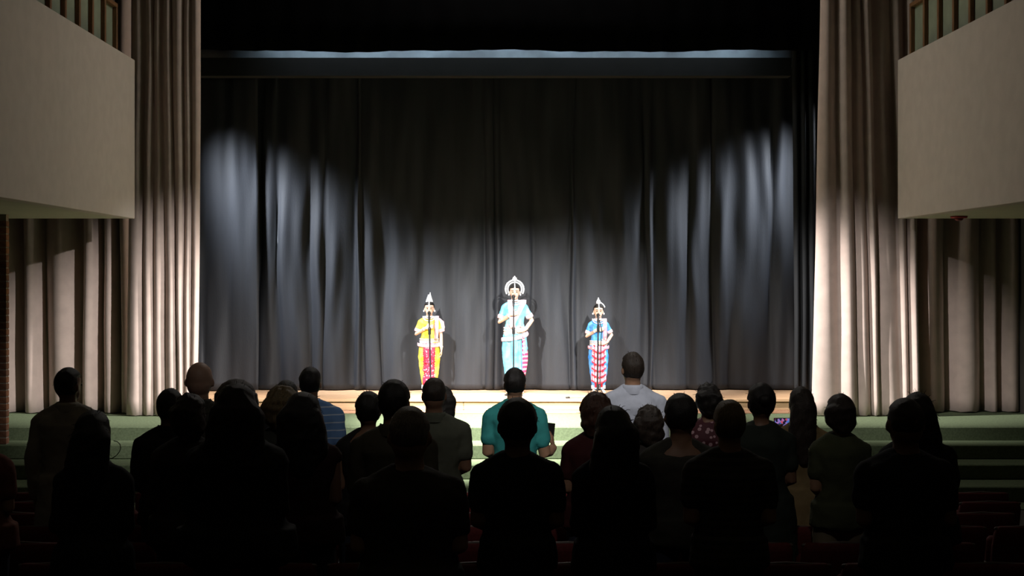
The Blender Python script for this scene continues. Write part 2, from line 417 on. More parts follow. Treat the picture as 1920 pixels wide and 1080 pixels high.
POSES = {   # elbow, wrist, hand direction, palm normal, thumb side for the right arm (x > 0), facing +y
 'down':  ((.220, -.02, 1.12), (.225, .05, .87), (0, .05, -1), (-1, .1, 0), (0, 1, 0)),
 'clasp': ((.200, -.03, 1.12), (.08, .22, 1.03), (-1, .3, -.1), (0, -.9, -.5), (0, .1, 1)),
 'heart': ((.255, -.01, 1.14), (.075, .165, 1.265), (-1, .12, .22), (0, -1, 0), (0, .2, 1)),
 'phone': ((.225, -.01, 1.09), (.290, .07, 1.135), (-.1, .15, 1), (-.8, .2, 0), (-.3, -.6, .3)),
 'front': ((.22, .10, 1.16), (.12, .33, 1.30), (-.2, .3, 1), (-.6, -.5, 0), (-.2, -.6, .2)),
 'hip':   ((.285, -.02, 1.16), (.17, .10, 1.02), (-.8, .5, -.1), (-.4, -1, 0), (0, 0, 1)),
 'side':  ((.225, .0, 1.12), (.225, .06, .86), (0, .08, -1), (-1, .1, 0), (0, 1, 0)),
}
def person(px, top, D, label, hair='short', hc='black', sk='brown', sex='m', wear='tee', cm=None, pm=None, sw=1., fat=1., hw=1., hs=None,
           armR='clasp', armL='clasp', yaw=0, tilt=0, hlen=.3, seed=0, vox=.012, face=False, group='standing audience seen from behind', rz=0, H=None, rest=None, head_dx=0., extra=0., hvol=1.):
    rnd = random.Random(seed+int(px)); z0 = fl(D) if rest is None else rest
    ztop = W(px, top, D).z
    Ht = ztop-z0 if H is None else H
    th = {'bald': .0, 'crop': .006, 'short': .015, 'bob': .022, 'long': .02, 'curly': .035, 'bun': .016, 'afro': .04}[hair]*1.0+extra
    H = Ht-th; s = H/1.75
    hs = hs or (.62+.38*s); loc = ((px-VX)/F*D, D, z0)
    root = empty('person', loc, rz); tag(root, label, 'person', group)
    zn = H-.232*hs                     # chin
    zk = (zn-.028*s)                   # neck base
    K = zk/1.47                        # torso and leg scale
    X = K*sw
    P = lambda x, y, z: Vector((x*X, y*K, z*K))
    fem = sex == 'f'
    tors = [(.83, .155, .115, 0, 0), (.92, .172 if not fem else .180, .125, 0, -.005), (1.02, .155 if not fem else .160, .115, 0, 0), (1.12, .146 if not fem else .130, .105, 0, .0),
            (1.25, .165 if not fem else .148, .118, 0, .005), (1.35, .180 if not fem else .160, .118, 0, .0), (1.40, .168 if not fem else .146, .095, 0, -.005), (1.445, .105, .075, 0, -.005), (1.48, .07, .06, 0, -.005)]
    shx = .178 if not fem else .155
    def torso(mb, infl, zmin=0, zmax=9, flare=0):
        pr = [(z*K, (rx*sw*fat+infl/K)*K, (ry*fat+infl/K)*K, cx, cy*K) for z, rx, ry, cx, cy in tors if zmin <= z <= zmax]
        mb.loftz(pr, 24, 2.2)
        for q in (-1, 1):
            mb.tube([P(q*.04, -.005, 1.455), P(q*shx*.55, -.005, 1.418), P(q*shx, 0, 1.368)], [.040*K+infl, .046*K+infl, .050*K+infl], 12)
    def arm_pts(q, pose):
        e, w, d, nn, td = POSES[pose]
        fx = lambda v: Vector((v[0]*q, v[1], v[2]))
        dx = (shx-.178)
        E = P((e[0]+dx)*q, e[1], e[2]); Wr = P((w[0]+dx*.5)*q, w[1], w[2])
        return P(shx*q, 0, 1.37), E, Wr, fx(d), fx(nn), fx(td)
    ar = (.045, .038, .034, .026) if fem else (.052, .044, .040, .030)
    def arm(mb, q, pose, infl, frac=1., with_hand=False):
        S, E, Wr, d, nn, td = arm_pts(q, pose)
        pts = [S, S.lerp(E, .5), E, E.lerp(Wr, .5), Wr]; rr = [ar[0], (ar[0]+ar[1])/2, ar[1], ar[2], ar[3]]
        rr = [r*K*(.5+.5*fat)+infl for r in rr]
        if frac < 1:   # upper-arm sleeve only, flaring a little
            e2 = S.lerp(E, frac); mb.tube([S, S.lerp(e2, .5), e2], [rr[0], rr[1]+.002, rr[1]+.004], 12, caps=True); return
        mb.tube(pts, rr, 12)
        if with_hand: hand(mb, Wr, d, nn, td, hs*.98)
    # --- body
    b = MB(); torso(b, 0); arm(b, 1, armR, 0, with_hand=True); arm(b, -1, armL, 0, with_hand=True)
    for q in (-1, 1):
        b.tube([P(q*.085, 0, .90), P(q*.092, .005, .70), P(q*.092, .012, .50), P(q*.092, -.01, .30), P(q*.090, -.015, .085)], [(.088*fat**.5*K), .075*K, .053*K, .052*K, .034*K], 12)
        b.tube([P(q*.090, -.045, .04), P(q*.095, .05, .04), P(q*.102, .14, .025)], [(.032*K, .036*K), (.042*K, .032*K), (.038*K, .018*K)], 10, up=(0, 0, 1))
    R = rotm('Z', yaw) @ rotm('X', tilt)
    piv = Vector((0, -.01*K, zk+.01))
    HD = lambda v: piv+R @ (Vector(v)-piv)+Vector((head_dx, 0, 0))
    hc_ = Vector((0, .005*s, H-.098*hs))      # skull centre
    k0 = len(b.v)
    b.ell(hc_+Vector((0, -.008*hs, 0)), (.074*hs*hw, .094*hs, .098*hs), 20, 14)
    b.ell(hc_+Vector((0, -.022*hs, -.035*hs)), (.070*hs*hw, .078*hs, .088*hs), 18, 12)
    b.ell(hc_+Vector((0, .026*hs, -.062*hs)), (.056*hs*hw, .060*hs, .072*hs), 16, 10)
    b.ell(hc_+Vector((0, .066*hs, -.108*hs)), (.024*hs, .022*hs, .022*hs), 10, 7)
    b.tube([hc_+Vector((0, .084*hs, -.008*hs)), hc_+Vector((0, .100*hs, -.038*hs)), hc_+Vector((0, .092*hs, -.050*hs))], [(.008*hs), .0125*hs, .013*hs], 8)
    b.tube([hc_+Vector((-.045*hs, .068*hs, .012*hs)), hc_+Vector((0, .083*hs, .010*hs)), hc_+Vector((.045*hs, .068*hs, .012*hs))], [.012*hs]*3, 8)
    b.tube([hc_+Vector((-.018*hs, .083*hs, -.076*hs)), hc_+Vector((0, .090*hs, -.076*hs)), hc_+Vector((.018*hs, .083*hs, -.076*hs))], [.009*hs]*3, 8)
    for q in (-1, 1):
        b.ell(hc_+Vector((q*.077*hs*hw, -.004*hs, -.032*hs)), (.009*hs, .016*hs, .027*hs), 10, 8, rotm('Z', q*22))
    b.xf(HD, k0)
    nr = (.052 if fem else .060)*hs
    b.tube([(0, -.012*K, zk-.05*K), piv, HD(hc_+Vector((0, -.012, -.075*hs)))], [nr*1.12, nr, nr*.95], 14)
    body = build('body', b, SK[sk], root, vox=vox)
    for q in (-1, 1):
        build('eye', MB().ell(HD(hc_+Vector((q*.030*hs, .079*hs, -.016*hs))), (.013*hs, .008*hs, .007*hs), 8, 6), M['eyed'], root)
    if face:
        for q in (-1, 1):
            build('eyebrow', MB().tube([HD(hc_+Vector((q*.014*hs, .093*hs, .008*hs))), HD(hc_+Vector((q*.032*hs, .090*hs, .014*hs))), HD(hc_+Vector((q*.050*hs, .076*hs, .006*hs)))], [.003*hs, .0035*hs, .002*hs], 6), M['eyed'], root)
        build('lips', MB().tube([HD(hc_+Vector((-.020*hs, .090*hs, -.076*hs))), HD(hc_+Vector((0, .098*hs, -.075*hs))), HD(hc_+Vector((.020*hs, .090*hs, -.076*hs)))], [.004*hs, .006*hs, .004*hs], 8), M['lips'], root)
    # --- hair
    if hair != 'bald':
        m = MB(); t = {'crop': .005, 'short': .013, 'bob': .022, 'long': .019, 'curly': .034, 'bun': .015, 'afro': .042}[hair]*hvol+extra
        r = Vector((.074*hs*hw+t, .094*hs+t, .098*hs+t)); cc = hc_+Vector((0, -.012*hs, 0)); n = 32; mm = 22
        rough = {'curly': .016, 'afro': .014, 'bob': .006, 'long': .005}.get(hair, .0035); fq = {'curly': 38, 'afro': 45}.get(hair, 30)
        low = {'crop': -.060, 'short': -.085, 'bun': -.085}.get(hair, -.10)*hs
        m.ell(cc, r, n, mm)
        def hf(p):
            d = p-cc; f = 1.0
            if d.y > .012*hs and d.z < .045*hs: f = .80
            elif d.z < low: f = .82
            if abs(d.x) > .04*hs and -.052*hs < d.z < -.005*hs and -.025*hs < d.y and hair in ('crop', 'short', 'bun'): f = .84
            q = cc+d*f
            if f == 1.0: q += d.normalized()*rough*(noise.noise(p*fq+Vector((seed, 0, 0)))+.25)
            return q
        m.xf(hf)
        if hair == 'bun': m.ell(hc_+Vector((0, -.115*hs, .01*hs if hlen > 0 else -.05*hs)), (.036*hs, .034*hs, .036*hs), 14, 9)
        if hair in ('bob', 'long', 'curly', 'afro'):
            L = {'bob': .13, 'curly': .15, 'afro': .10}.get(hair, hlen); wv = .072*hs*hw+t*1.05; pr = []; N = 14
            for i in range(N+1):
                u = i/N; z = hc_.z+.075*hs-(L+.075*hs)*u
                ww = wv*min(1, .45+u*3.2)*(1.0+(.10 if hair in ('bob', 'curly', 'afro') else .22)*math.sin(u*PI*.8))*(1-.55*max(0, u-.7)/.3) * (hvol if hair == 'long' else 1)
                dy = (.065*hs*(1-.35*u)+t)*min(1, .5+u*3)
                yc = cc.y-.045*hs-(.05*u if hair == 'long' else .0)
                pr.append((z, ww, dy*(1-.4*max(0, u-.6)), .012*math.sin(u*4+seed), yc))
            k1 = len(m.v); m.loftz(pr[::-1], 28)
            m.xf(lambda p: p+Vector((noise.noise(p*26+Vector((seed, 5, 0))), noise.noise(p*30+Vector((0, seed, 0))), .6*noise.noise(Vector((p.x*60, p.y*60, seed)))))*(.014 if hair in ('curly', 'afro') else .009), k1)
        m.xf(HD)
        # loose strands
        ns = {'crop': 0, 'short': 16, 'bun': 20, 'bob': 24, 'long': 40, 'curly': 50, 'afro': 40}[hair]
        h = build('hair', m, HR[hc], root, vox=.007 if hair not in ('long',) else .008, sm=3 if hair in ('long', 'bob') else 1)
        if ns:
            q_ = MB()
            for _ in range(ns):
                a = rnd.uniform(0, 2*PI); el = rnd.uniform(-.2, 1.4); dd = Vector((math.cos(a)*math.cos(el), math.sin(a)*math.cos(el), math.sin(el)))
                if dd.y > .35 and dd.z < .5: dd.y = -dd.y
                p0 = cc+Vector((dd.x*r.x, dd.y*r.y, dd.z*r.z))*.99
                if hair in ('long', 'bob') and rnd.random() < .5:
                    u = rnd.random(); sgx = rnd.choice((-1, 1)); p0 = Vector((sgx*(.074*hs+t)*.98, cc.y-.05, hc_.z-u*(hlen if hair == 'long' else .1)*.8)); dd = Vector((sgx, 0, -.3)).normalized()
                Ls = rnd.uniform(.006, .015)*(1.1 if hair in ('curly', 'afro', 'long') else .6)
                down = Vector((rnd.uniform(-.3, .3), rnd.uniform(-.3, .3), -1.2 if hair not in ('curly', 'afro') else .0))
                pts = [p0]; dv = dd.copy()
                for k in range(4):
                    dv = (dv+down*.35*rnd.random()+Vector((rnd.uniform(-.4, .4), rnd.uniform(-.4, .4), rnd.uniform(-.3, .3)))*(1 if hair in ('curly', 'afro') else .3)).normalized()
                    pts.append(pts[-1]+dv*Ls*.45)
                q_.tube([HD(p) for p in pts], [.0016, .0014, .0012, .001, .0007], 4, caps=False)
            o = build('loose_hair', q_, HR[hc], root); o['kind'] = 'stuff'
    # --- clothes
    if wear in ('none',): return root, dict(P=P, K=K, HD=HD, hc=hc_, hs=hs, torso=torso, arm=arm, tors=tors, arm_pts=arm_pts, zk=zk, fat=fat, sw=sw, X=X)
    cm = cm or M['white']; pm = pm or M['jeans']
    inf = .014
    g = MB(); hem = {'kurta': .62, 'dress': .5}.get(wear, .86)
    torso(g, inf, zmax=1.49 if wear not in ('sleeveless',) else 1.43)
    pr = [(zz*K, (.168 if not fem else .178)*K*sw*fat+inf+.012+(.92-zz)*.09, .125*K*fat+inf+.008+(.92-zz)*.07, 0, 0) for zz in (hem, (hem+.9)/2, .93, 1.02)]
    g.loftz(pr, 24, 2.2)
    if wear in ('tee', 'polo', 'dresst', 'dress'): [arm(g, q, p_, inf, .62) for q, p_ in ((1, armR), (-1, armL))]
    if wear in ('shirt', 'kurta', 'jacket'):
        for q, p_ in ((1, armR), (-1, armL)): arm(g, q, p_, .012)
    nm = {'tee': 't_shirt', 'polo': 'polo_shirt', 'shirt': 'shirt', 'kurta': 'long_tunic', 'dress': 'dress', 'sleeveless': 'sleeveless_top', 'jacket': 'jacket'}[wear]
    build(nm, g, cm, root, vox=.013, sm=3, disp=(.026, .12))
    if wear in ('polo', 'shirt', 'kurta'):
        c_ = MB(); n = 22; rs = []
        for (rr_, zz) in ((nr*1.5, zk-.03*K), (nr*1.38, zk+.015), (nr*1.24, zk+.036), (nr*1.14, zk+.034), (nr*1.12, zk-.02*K)):
            rs.append([(rr_*math.cos(2*PI*j/n), -.012*K+rr_*1.0*math.sin(2*PI*j/n), zz-(.02*max(0, math.sin(2*PI*j/n)))) for j in range(n)])
        c_.rings(rs, cap=False); build('collar', c_, cm, root)
    t_ = MB()
    t_.loftz([(.86*K, .165*K*sw*fat+.008, .12*K*fat+.006, 0, 0), (.93*K, .172*K*sw*fat+.006, .122*K*fat+.004, 0, 0), (1.0*K, .158*K*sw*fat+.004, .115*K*fat+.004, 0, 0)], 24, 2.2)
    if wear != 'dress':
        for q in (-1, 1): t_.tube([P(q*.088, 0, .90), P(q*.096, .005, .70), P(q*.096, .010, .48), P(q*.096, -.005, .28), P(q*.095, -.01, .10)], [.098*K*fat**.5, .088*K, .072*K, .068*K, .062*K], 14)
        build('trousers', t_, pm, root, vox=.014, sm=3, disp=(.014, .12))
    for q in (-1, 1):
        build('shoe', MB().tube([P(q*.090, -.055, .036), P(q*.093, .03, .036), P(q*.102, .12, .030), P(q*.104, .175, .024)], [(.036*K, .036*K), (.044*K, .036*K), (.045*K, .030*K), (.036*K, .024*K)], 12, up=(0, 0, 1)), M['shoe'], root)
    return root, dict(P=P, K=K, HD=HD, hc=hc_, hs=hs, arm_pts=arm_pts)

def cloth(nm, c, **k): return mat(nm, c, .85, k.get('var', .10), k.get('scale', 9), .2, bscale=220)
M['jeans'] = cloth('dark_denim', (.03, .035, .055)); M['shoe'] = mat('shoe_leather', (.02, .017, .015), .5, .1, 20)
M['khaki'] = cloth('khaki_cotton', (.22, .18, .12))
ROWD = lambda k: [5.75, 6.65, 7.55, 8.45, 9.35, 10.25][k]
A5, A4, A3, A2, A1, A0 = [ROWD(k) for k in (5, 4, 3, 2, 1, 0)]

person(128, 688, A4, 'man in a long cream tunic standing at the left, arms hanging', 'short', 'black', 'brown', 'm', 'kurta', cloth('cream_cotton', (.30, .28, .23)), M['khaki'], sw=1.05, hw=1.0, armR='down', armL='down', yaw=-25, seed=1, vox=.009)
r1, i1 = person(175, 768, A1, 'long-haired woman in black standing nearest the left aisle, one curl sticking out', 'long', 'black', 'brown', 'f', 'shirt', cloth('black_cotton', (.012, .012, .012)), sw=1.08, fat=1.05, hlen=.34, seed=2, hvol=1.0)
q_ = MB(); c0 = W(213, 828, A1-.05)-Vector(r1.location)
pts = [c0+Vector((.0+.035*math.sin(t*.55), 0, .004-.045*(1-math.cos(t*.45)))) for t in range(9)]
q_.tube(pts, [.0022]*8+[.0012], 5, caps=False); build('hair_curl', q_, HR['black'], r1)
person(319, 727, A3, 'person with short black hair in black, left of the bald man', 'short', 'black', 'brown', 'm', 'shirt', cloth('black_knit', (.012, .012, .012)), sw=1.05, fat=1.05, seed=3)
person(356, 733, A2, 'person in a dark brown top standing just in front of the bald man', 'curly', 'dark', 'brown', 'f', 'shirt', cloth('dark_brown_cotton', (.020, .016, .011)), sw=1.15, fat=1.15, seed=4, hvol=.55)
person(374, 679, A4, 'bald man with an open collar standing before the left black drape', 'bald', 'dark', 'fair', 'm', 'shirt', cloth('olive_shirting', (.045, .042, .03)), sw=1.0, hw=1.10, hs=1.12, seed=5, vox=.008)
person(443, 716, A5, 'woman with wide dark bobbed hair, half hidden behind the tall long-haired woman', 'bob', 'dark', 'tan', 'f', 'tee', cloth('dark_tee', (.02, .02, .02)), hw=1.55, hvol=2.0, seed=6)
person(443, 719, A1, 'broad woman with a huge fall of long black hair, in black', 'long', 'black', 'brown', 'f', 'shirt', cloth('black_wool', (.008, .008, .008)), sw=1.3, fat=1.25, hw=1.12, hvol=1.2, hlen=.42, seed=7)
person(537, 712, A4, 'person with dark short hair just visible behind the dark-blond head', 'short', 'black', 'tan', 'm', 'shirt', cloth('charcoal_cotton', (.02, .02, .022)), seed=8)
person(529, 720, A3, 'woman with fluffy dark-blond hair standing behind the long-haired woman', 'curly', 'blond', 'tan', 'f', 'tee', cloth('grey_green_tee', (.03, .032, .025)), sw=.95, hw=1.1, seed=9, hvol=.8)
person(582, 687, A5, 'man in a blue polo shirt with thin pale stripes', 'short', 'black', 'tan', 'm', 'polo', stripes('blue_striped_knit', (.16, .30, .58), (.55, .65, .80), 'Z', 17, .84), M['jeans'], sw=1.06, seed=10, hw=1.0, yaw=0)
person(568, 735, A2, 'long-haired woman in a dark reddish sleeveless top beside the blue polo shirt', 'long', 'black', 'brown', 'f', 'sleeveless', cloth('dark_red_cotton', (.03, .010, .009)), sw=1.15, fat=1.1, hw=1.15, hvol=1.15, hlen=.34, seed=11)
person(691, 732, A3, 'woman with cropped black hair in a low-backed black top', 'short', 'black', 'brown', 'f', 'sleeveless', cloth('black_jersey', (.012, .012, .012)), sw=1.05, fat=1.1, seed=12)
person(739, 710, A2, 'man with thick black hair in a dark brown shirt', 'short', 'black', 'brown', 'm', 'shirt', cloth('brown_shirting', (.045, .038, .022)), sw=1.08, hw=1.05, hs=1.05, seed=13)
person(829, 722, A5, 'woman with dark hair half hidden by the cropped-haired man', 'long', 'black', 'brown', 'f', 'tee', cloth('dark_tee_two', (.02, .02, .02)), seed=14, hlen=.2, sw=.85)
person(814, 707, A4, 'cropped-haired man in a grey-green short-sleeved shirt below the yellow-dressed performer', 'crop', 'dark', 'brown', 'm', 'polo', cloth('grey_green_shirting', (.085, .09, .065)), sw=1.12, fat=1.05, hw=1.04, hs=1.05, seed=15)
person(768, 760, A0, 'large man with short greying hair in a brown shirt, nearest the camera', 'crop', 'grey', 'tan', 'm', 'tee', cloth('dull_brown_tee', (.035, .030, .022)), sw=1.18, fat=1.2, hw=1.06, hs=1.08, seed=16)
rN, iN = person(965, 688, A5, 'man in a teal polo shirt holding up a black phone', 'short', 'black', 'tan', 'm', 'polo', cloth('teal_knit', (.035, .27, .26)), M['jeans'], sw=.98, armR='phone', armL='clasp', seed=17, vox=.008)
person(970, 744, A1, 'dark-haired broad man in black in front of the teal polo shirt', 'short', 'black', 'brown', 'm', 'tee', cloth('black_tee', (.008, .008, .008)), sw=1.08, fat=1.05, hw=1.1, hs=1.1, seed=18)
person(1117, 733, A3, 'woman with curly brown hair in a dark red top', 'curly', 'red', 'tan', 'f', 'tee', cloth('dark_red_jersey', (.05, .008, .008)), sw=1.12, fat=1.1, hvol=.8, seed=19)
person(1150, 760, A1, 'woman in black with long straight black hair, right of center', 'long', 'black', 'brown', 'f', 'shirt', cloth('black_shirting', (.008, .008, .009)), sw=1.1, fat=1.05, hvol=1.1, hlen=.36, seed=20)
person(1186, 659, A5, 'tall man in a pale grey-white collared shirt', 'short', 'dark', 'tan', 'm', 'shirt', cloth('white_shirting', (.48, .51, .60)), M['jeans'], sw=1.0, yaw=12, seed=21)
person(1217, 758, A4, 'woman with fluffy dark hair in front of the white shirt', 'curly', 'dark', 'brown', 'f', 'tee', cloth('dark_tee_three', (.022, .018, .016)), sw=.95, hvol=.8, seed=22)
person(1276, 736, A2, 'short-haired person in a dark tank top with bare shoulders', 'short', 'black', 'brown', 'm', 'sleeveless', cloth('dark_tank_cotton', (.03, .028, .02)), sw=1.12, hw=1.08, hs=1.05, seed=23)
person(1328, 712, A4, 'woman in a maroon blouse with pale flowers, black hair', 'afro', 'black', 'brown', 'f', 'tee', blotch('floral_print', (.35, .22, .24), (.06, .012, .018), 24, .32), sw=1.0, hvol=.4, seed=24)
person(1367, 748, A1, 'man with dark-blond hair in a dark ribbed striped shirt', 'short', 'blond', 'tan', 'm', 'tee', stripes('dark_striped_knit', (.020, .018, .012), (.040, .036, .026), 'Z', 26, .5), sw=1.05, fat=1.05, hw=.96, seed=25)
person(1427, 717, A3, 'woman with pinned-up black hair in a dark green dress', 'bun', 'black', 'brown', 'f', 'dress', cloth('dark_green_cotton', (.018, .024, .018)), sw=1.08, fat=1.0, hw=1.05, seed=26)
rX, iX = person(1502, 724, A4, 'woman in a mustard-tan dress with long wavy dark hair, holding a lit phone', 'long', 'dark', 'tan', 'f', 'dress', cloth('mustard_cotton', (.24, .17, .08)), armL='front', armR='clasp', hlen=.42, hvol=.9, seed=27, sw=1.02)
person(1575, 737, A3, 'woman with a short dark bob in an olive top', 'bob', 'dark', 'tan', 'f', 'tee', cloth('olive_cotton', (.055, .062, .028)), M['khaki'], sw=1.0, fat=1.0, hvol=.9, seed=28)
person(1720, 735, A2, 'long-haired woman half hidden behind the heavy man on the right', 'long', 'black', 'brown', 'f', 'tee', cloth('black_tee_two', (.01, .01, .01)), sw=1.15, fat=1.1, hlen=.25, seed=29)
person(1697, 745, A1, 'heavy man in black, the farthest right of the audience', 'crop', 'dark', 'brown', 'm', 'tee', cloth('black_tee_three', (.009, .009, .009)), sw=1.15, fat=1.15, hw=1.08, hs=1.08, seed=30)
person(-44, 760, A2, 'person in a dull red top cut off by the left edge of the picture', 'short', 'black', 'tan', 'f', 'tee', cloth('dull_red_cotton', (.16, .05, .03)), sw=1.2, fat=1.1, seed=31)

# phones
def phone(loc, rot, label, lit):
    r = empty('phone', loc); r.rotation_euler = rot; tag(r, label, 'phone')
    build('body', MB().bbox((-.037, -.005, -.075), (.037, .005, .075), .003), M['phone'], r, smooth=False)
    if lit:
        m = bpy.data.materials.new('lit_screen'); m.use_nodes = True; n = m.node_tree.nodes; L = m.node_tree.links; b_ = n['Principled BSDF']
        tc = n.new('ShaderNodeTexCoord'); v = n.new('ShaderNodeTexVoronoi'); v.inputs['Scale'].default_value = 60; L.new(tc.outputs['Object'], v.inputs[0])
        rp = n.new('ShaderNodeValToRGB'); L.new(v.outputs['Color'], rp.inputs[0]); e = rp.color_ramp.elements
        e[0].position = .35; e[0].color = (.01, .01, .03, 1); e[1].position = .55; e[1].color = (.1, .25, .8, 1); x = e.new(.75); x.color = (.7, .1, .15, 1); x = e.new(.9); x.color = (.02, .02, .05, 1)
        L.new(rp.outputs[0], b_.inputs['Emission Color']); b_.inputs['Emission Strength'].default_value = .8; b_.inputs['Base Color'].default_value = (0, 0, 0, 1)
        build('screen', MB().box((-.033, -.0062, -.068), (.033, -.0052, .068)), m, r, smooth=False)
    else:
        build('camera_bump', MB().bbox((.008, .005, .045), (.030, .008, .068), .001), M['steel'], r, smooth=False)
    return r
S, E, Wr, d, nn, td = iN['arm_pts'](1, 'phone')
hp = Vector(rN.location)+Wr
phone(hp+Vector((-.025, .03, .115)), (math.radians(-8), math.radians(8), math.radians(10)), 'black phone held up in the teal-shirted man’s right hand', False)
phone(W(1470, 793, A4+.36), (0, math.radians(90), 0), 'phone held sideways with a lit blue and red screen beside the long-haired woman', True)

# ------------------------------------------------------------------ performers
SD = 19.8
def offset_band(path, width, thick, up=(0, 0, 1)):
    """flat ribbon along a path: widths in x/z, thin in depth"""
    return MB().tube(path, [(width/2, thick)]*len(path), 10, up=(0, 1, 0), caps=False)
def flame(mb, c, r, n=8): mb.ell(c, (r, r*.7, r), n, 6)

def performer(px, top_hair, label, colr, cfg):
    H = ZC-(top_hair-VY)/F*SD-ST
    root, I = person(px, 0, SD, label, cfg.get('hair', 'bun'), 'black', 'stage', 'f', 'none', sw=cfg.get('sw', 1.0), fat=cfg.get('fat', 1.0), hs=cfg['hs'], armR='heart', armL=cfg['armL'], vox=.0075,
                     face=True, group='costumed performers on the stage', rz=PI, H=H, rest=ST, seed=3, hvol=.8)
    P, K, HD, hc, hs, X = I['P'], I['K'], I['HD'], I['hc'], I['hs'], I['X']
    # blouse
    g = MB(); I['torso'](g, .008, zmin=1.01, zmax=1.47)
    for q, p_ in ((1, 'heart'), (-1, cfg['armL'])): I['arm'](g, q, p_, .008, .50)
    build('blouse', g, cfg['blouse'], root, vox=.009, sm=2, disp=(.006, .05))
    # sleeve borders
    for q, p_ in ((1, 'heart'), (-1, cfg['armL'])):
        S, E, *_ = I['arm_pts'](q, p_); a, b = S.lerp(E, .52), S.lerp(E, .78)
        build('sleeve_border', MB().tube([a, a.lerp(b, .5), b], [.060*K, .063*K, .060*K], 14, caps=False), cfg['border'], root)
        _, E2, W2, *_ = I['arm_pts'](q, p_)
        build('bangle', MB().tube([E2.lerp(W2, .80), E2.lerp(W2, .90)], [.034*K, .033*K], 12, caps=False), M['silver'], root)
    # draped trousers
    t = MB(); t.loftz([(.80*K, .155*X, .115*K), (.90*K, .178*X, .128*K), (1.0*K, .160*X, .12*K), (1.08*K, .142*X, .11*K)], 24, 2.2)
    for q in (-1, 1):
        t.tube([P(q*.085, 0, .93), P(q*.105, .01, .72), P(q*.100, .015, .50), P(q*.085, 0, .28), P(q*.070, -.01, .11)], [.098*K, (.100*K), .085*K, .070*K, .052*K], 14)
    build('draped_trousers', t, cfg['trouser'], root, vox=.011, sm=2, disp=(.016, .06))
    # borders running down the trousers
    for q in cfg.get('edge_sides', (-1, 1)):
        path = [P(q*.085, .130, .96), P(q*.082, .125, .75), P(q*.078, .112, .50), P(q*.062, .085, .28), P(q*.055, .060, .13)]
        build('trouser_border', offset_band(path, .030*K, .006), cfg['edge'], root)
        z_ = MB()
        for i in range(22):
            f = i/21; k = min(int(f*4), 3); p = path[k].lerp(path[k+1], f*4-k)+Vector((q*.020*K, -.002, 0)); z_.ell(p, (.011*K, .006, .009*K), 6, 5)
        build('zigzag_edge', z_, cfg['zig'], root)
    # pleated front fan
    fan = cfg['fan']; nP = 14; rows = 26; vs = []; fs = []
    for i in range(rows+1):
        u = i/rows; z = (fan['z0']+(fan['z1']-fan['z0'])*u)*K
        w = (fan['w0']+(fan['w1']-fan['w0'])*math.sin(u*PI*.5))*K
        tier = .018*((u*fan['tiers']) % 1.0)
        for j in range(nP*4+1):
            v = j/(nP*4)*2-1
            y = (.148-.055*u**1.5)*K-.05*K*v*v+.006*math.cos(v*nP*2*PI*.5)+tier
            sag = -fan.get('sag', .02)*K*(1-v*v)*1.0
            vs.append((fan.get('cx', 0)*K+v*w, y, z+sag))
    C_ = nP*4+1
    for i in range(rows):
        for j in range(C_-1): fs.append((i*C_+j, i*C_+j+1, (i+1)*C_+j+1, (i+1)*C_+j))
    o = build('pleated_fan', MB().add(vs, fs), fan['mat'], root); o.modifiers.new('t', 'SOLIDIFY').thickness = .006
    for k in range(fan['bands']):
        u = (k+.9)/fan['bands']; z = (fan['z0']+(fan['z1']-fan['z0'])*u)*K; w = (fan['w0']+(fan['w1']-fan['w0'])*math.sin(u*PI*.5))*K
        pts = []
        for j in range(13):
            v = j/6-1; pts.append((fan.get('cx', 0)*K+v*w, (.148-.055*u**1.5)*K-.05*K*v*v+.026, z-fan.get('sag', .02)*1.6*K*(1-v*v)+.012*abs(v)))
        build('fan_band', MB().tube(pts, [(.011*K*1.1, .006)]*13, 8, up=(0, 1, 0), caps=False), fan['band'], root)
    # belt
    b = MB()
    for zz, r_ in ((1.045, .012), (1.005, .013), (.965, .014)):
        n = 44
        for j in range(n):
            a = 2*PI*j/n; b.ell((math.cos(a)*(.150*X+r_), math.sin(a)*(.112*K+r_), zz*K), (.0125*K, .012*K, .016*K), 6, 5)
    build('belt_beads', b, M['silver'], root)['kind'] = 'stuff'
    build('belt', MB().loftz([(.95*K, .158*X+.006, .118*K+.006), (1.0*K, .152*X+.006, .114*K+.006), (1.06*K, .145*X+.006, .108*K+.008)], 28, 2.2), cfg['belt'], root)
    # hip sash
    n = 24; rs = []
    if cfg.get('hip'):
        pts = []
        for j in range(15):
            a = PI*(j/14); zz = cfg['hip'][0]+(cfg['hip'][1]-cfg['hip'][0])*j/14-.03*math.sin(a)
            pts.append((math.cos(a)*(.184*X+.016), math.sin(a)*(.140*K+.012), zz*K))
        build('hip_sash', MB().tube(pts, [(.030*K, .008)]*15, 8, up=(0, 0, 1), caps=False) if False else MB().tube(pts, [(.008, .032*K)]*15, 10, up=(0, 0, 1), caps=False), cfg['sash'], root)
    # shoulder sash over the left shoulder to the waist
    for k, (x0, x1, w_, mm) in enumerate(cfg['sashes']):
        pts = [P(x0, -.12, 1.28), P(x0*1.0, -.075, 1.44), P(x0*1.0, .0, 1.488), P(x0*.98, .075, 1.45), P(x0+(x1-x0)*.3, .128, 1.34), P(x0+(x1-x0)*.7, .136, 1.20), P(x1, .128, 1.05)]
        m_ = MB().tube(pts, [(w_*K, .008)]*7, 10, up=(0, -1, 0), caps=False)
        build('shoulder_sash', m_, mm, root)
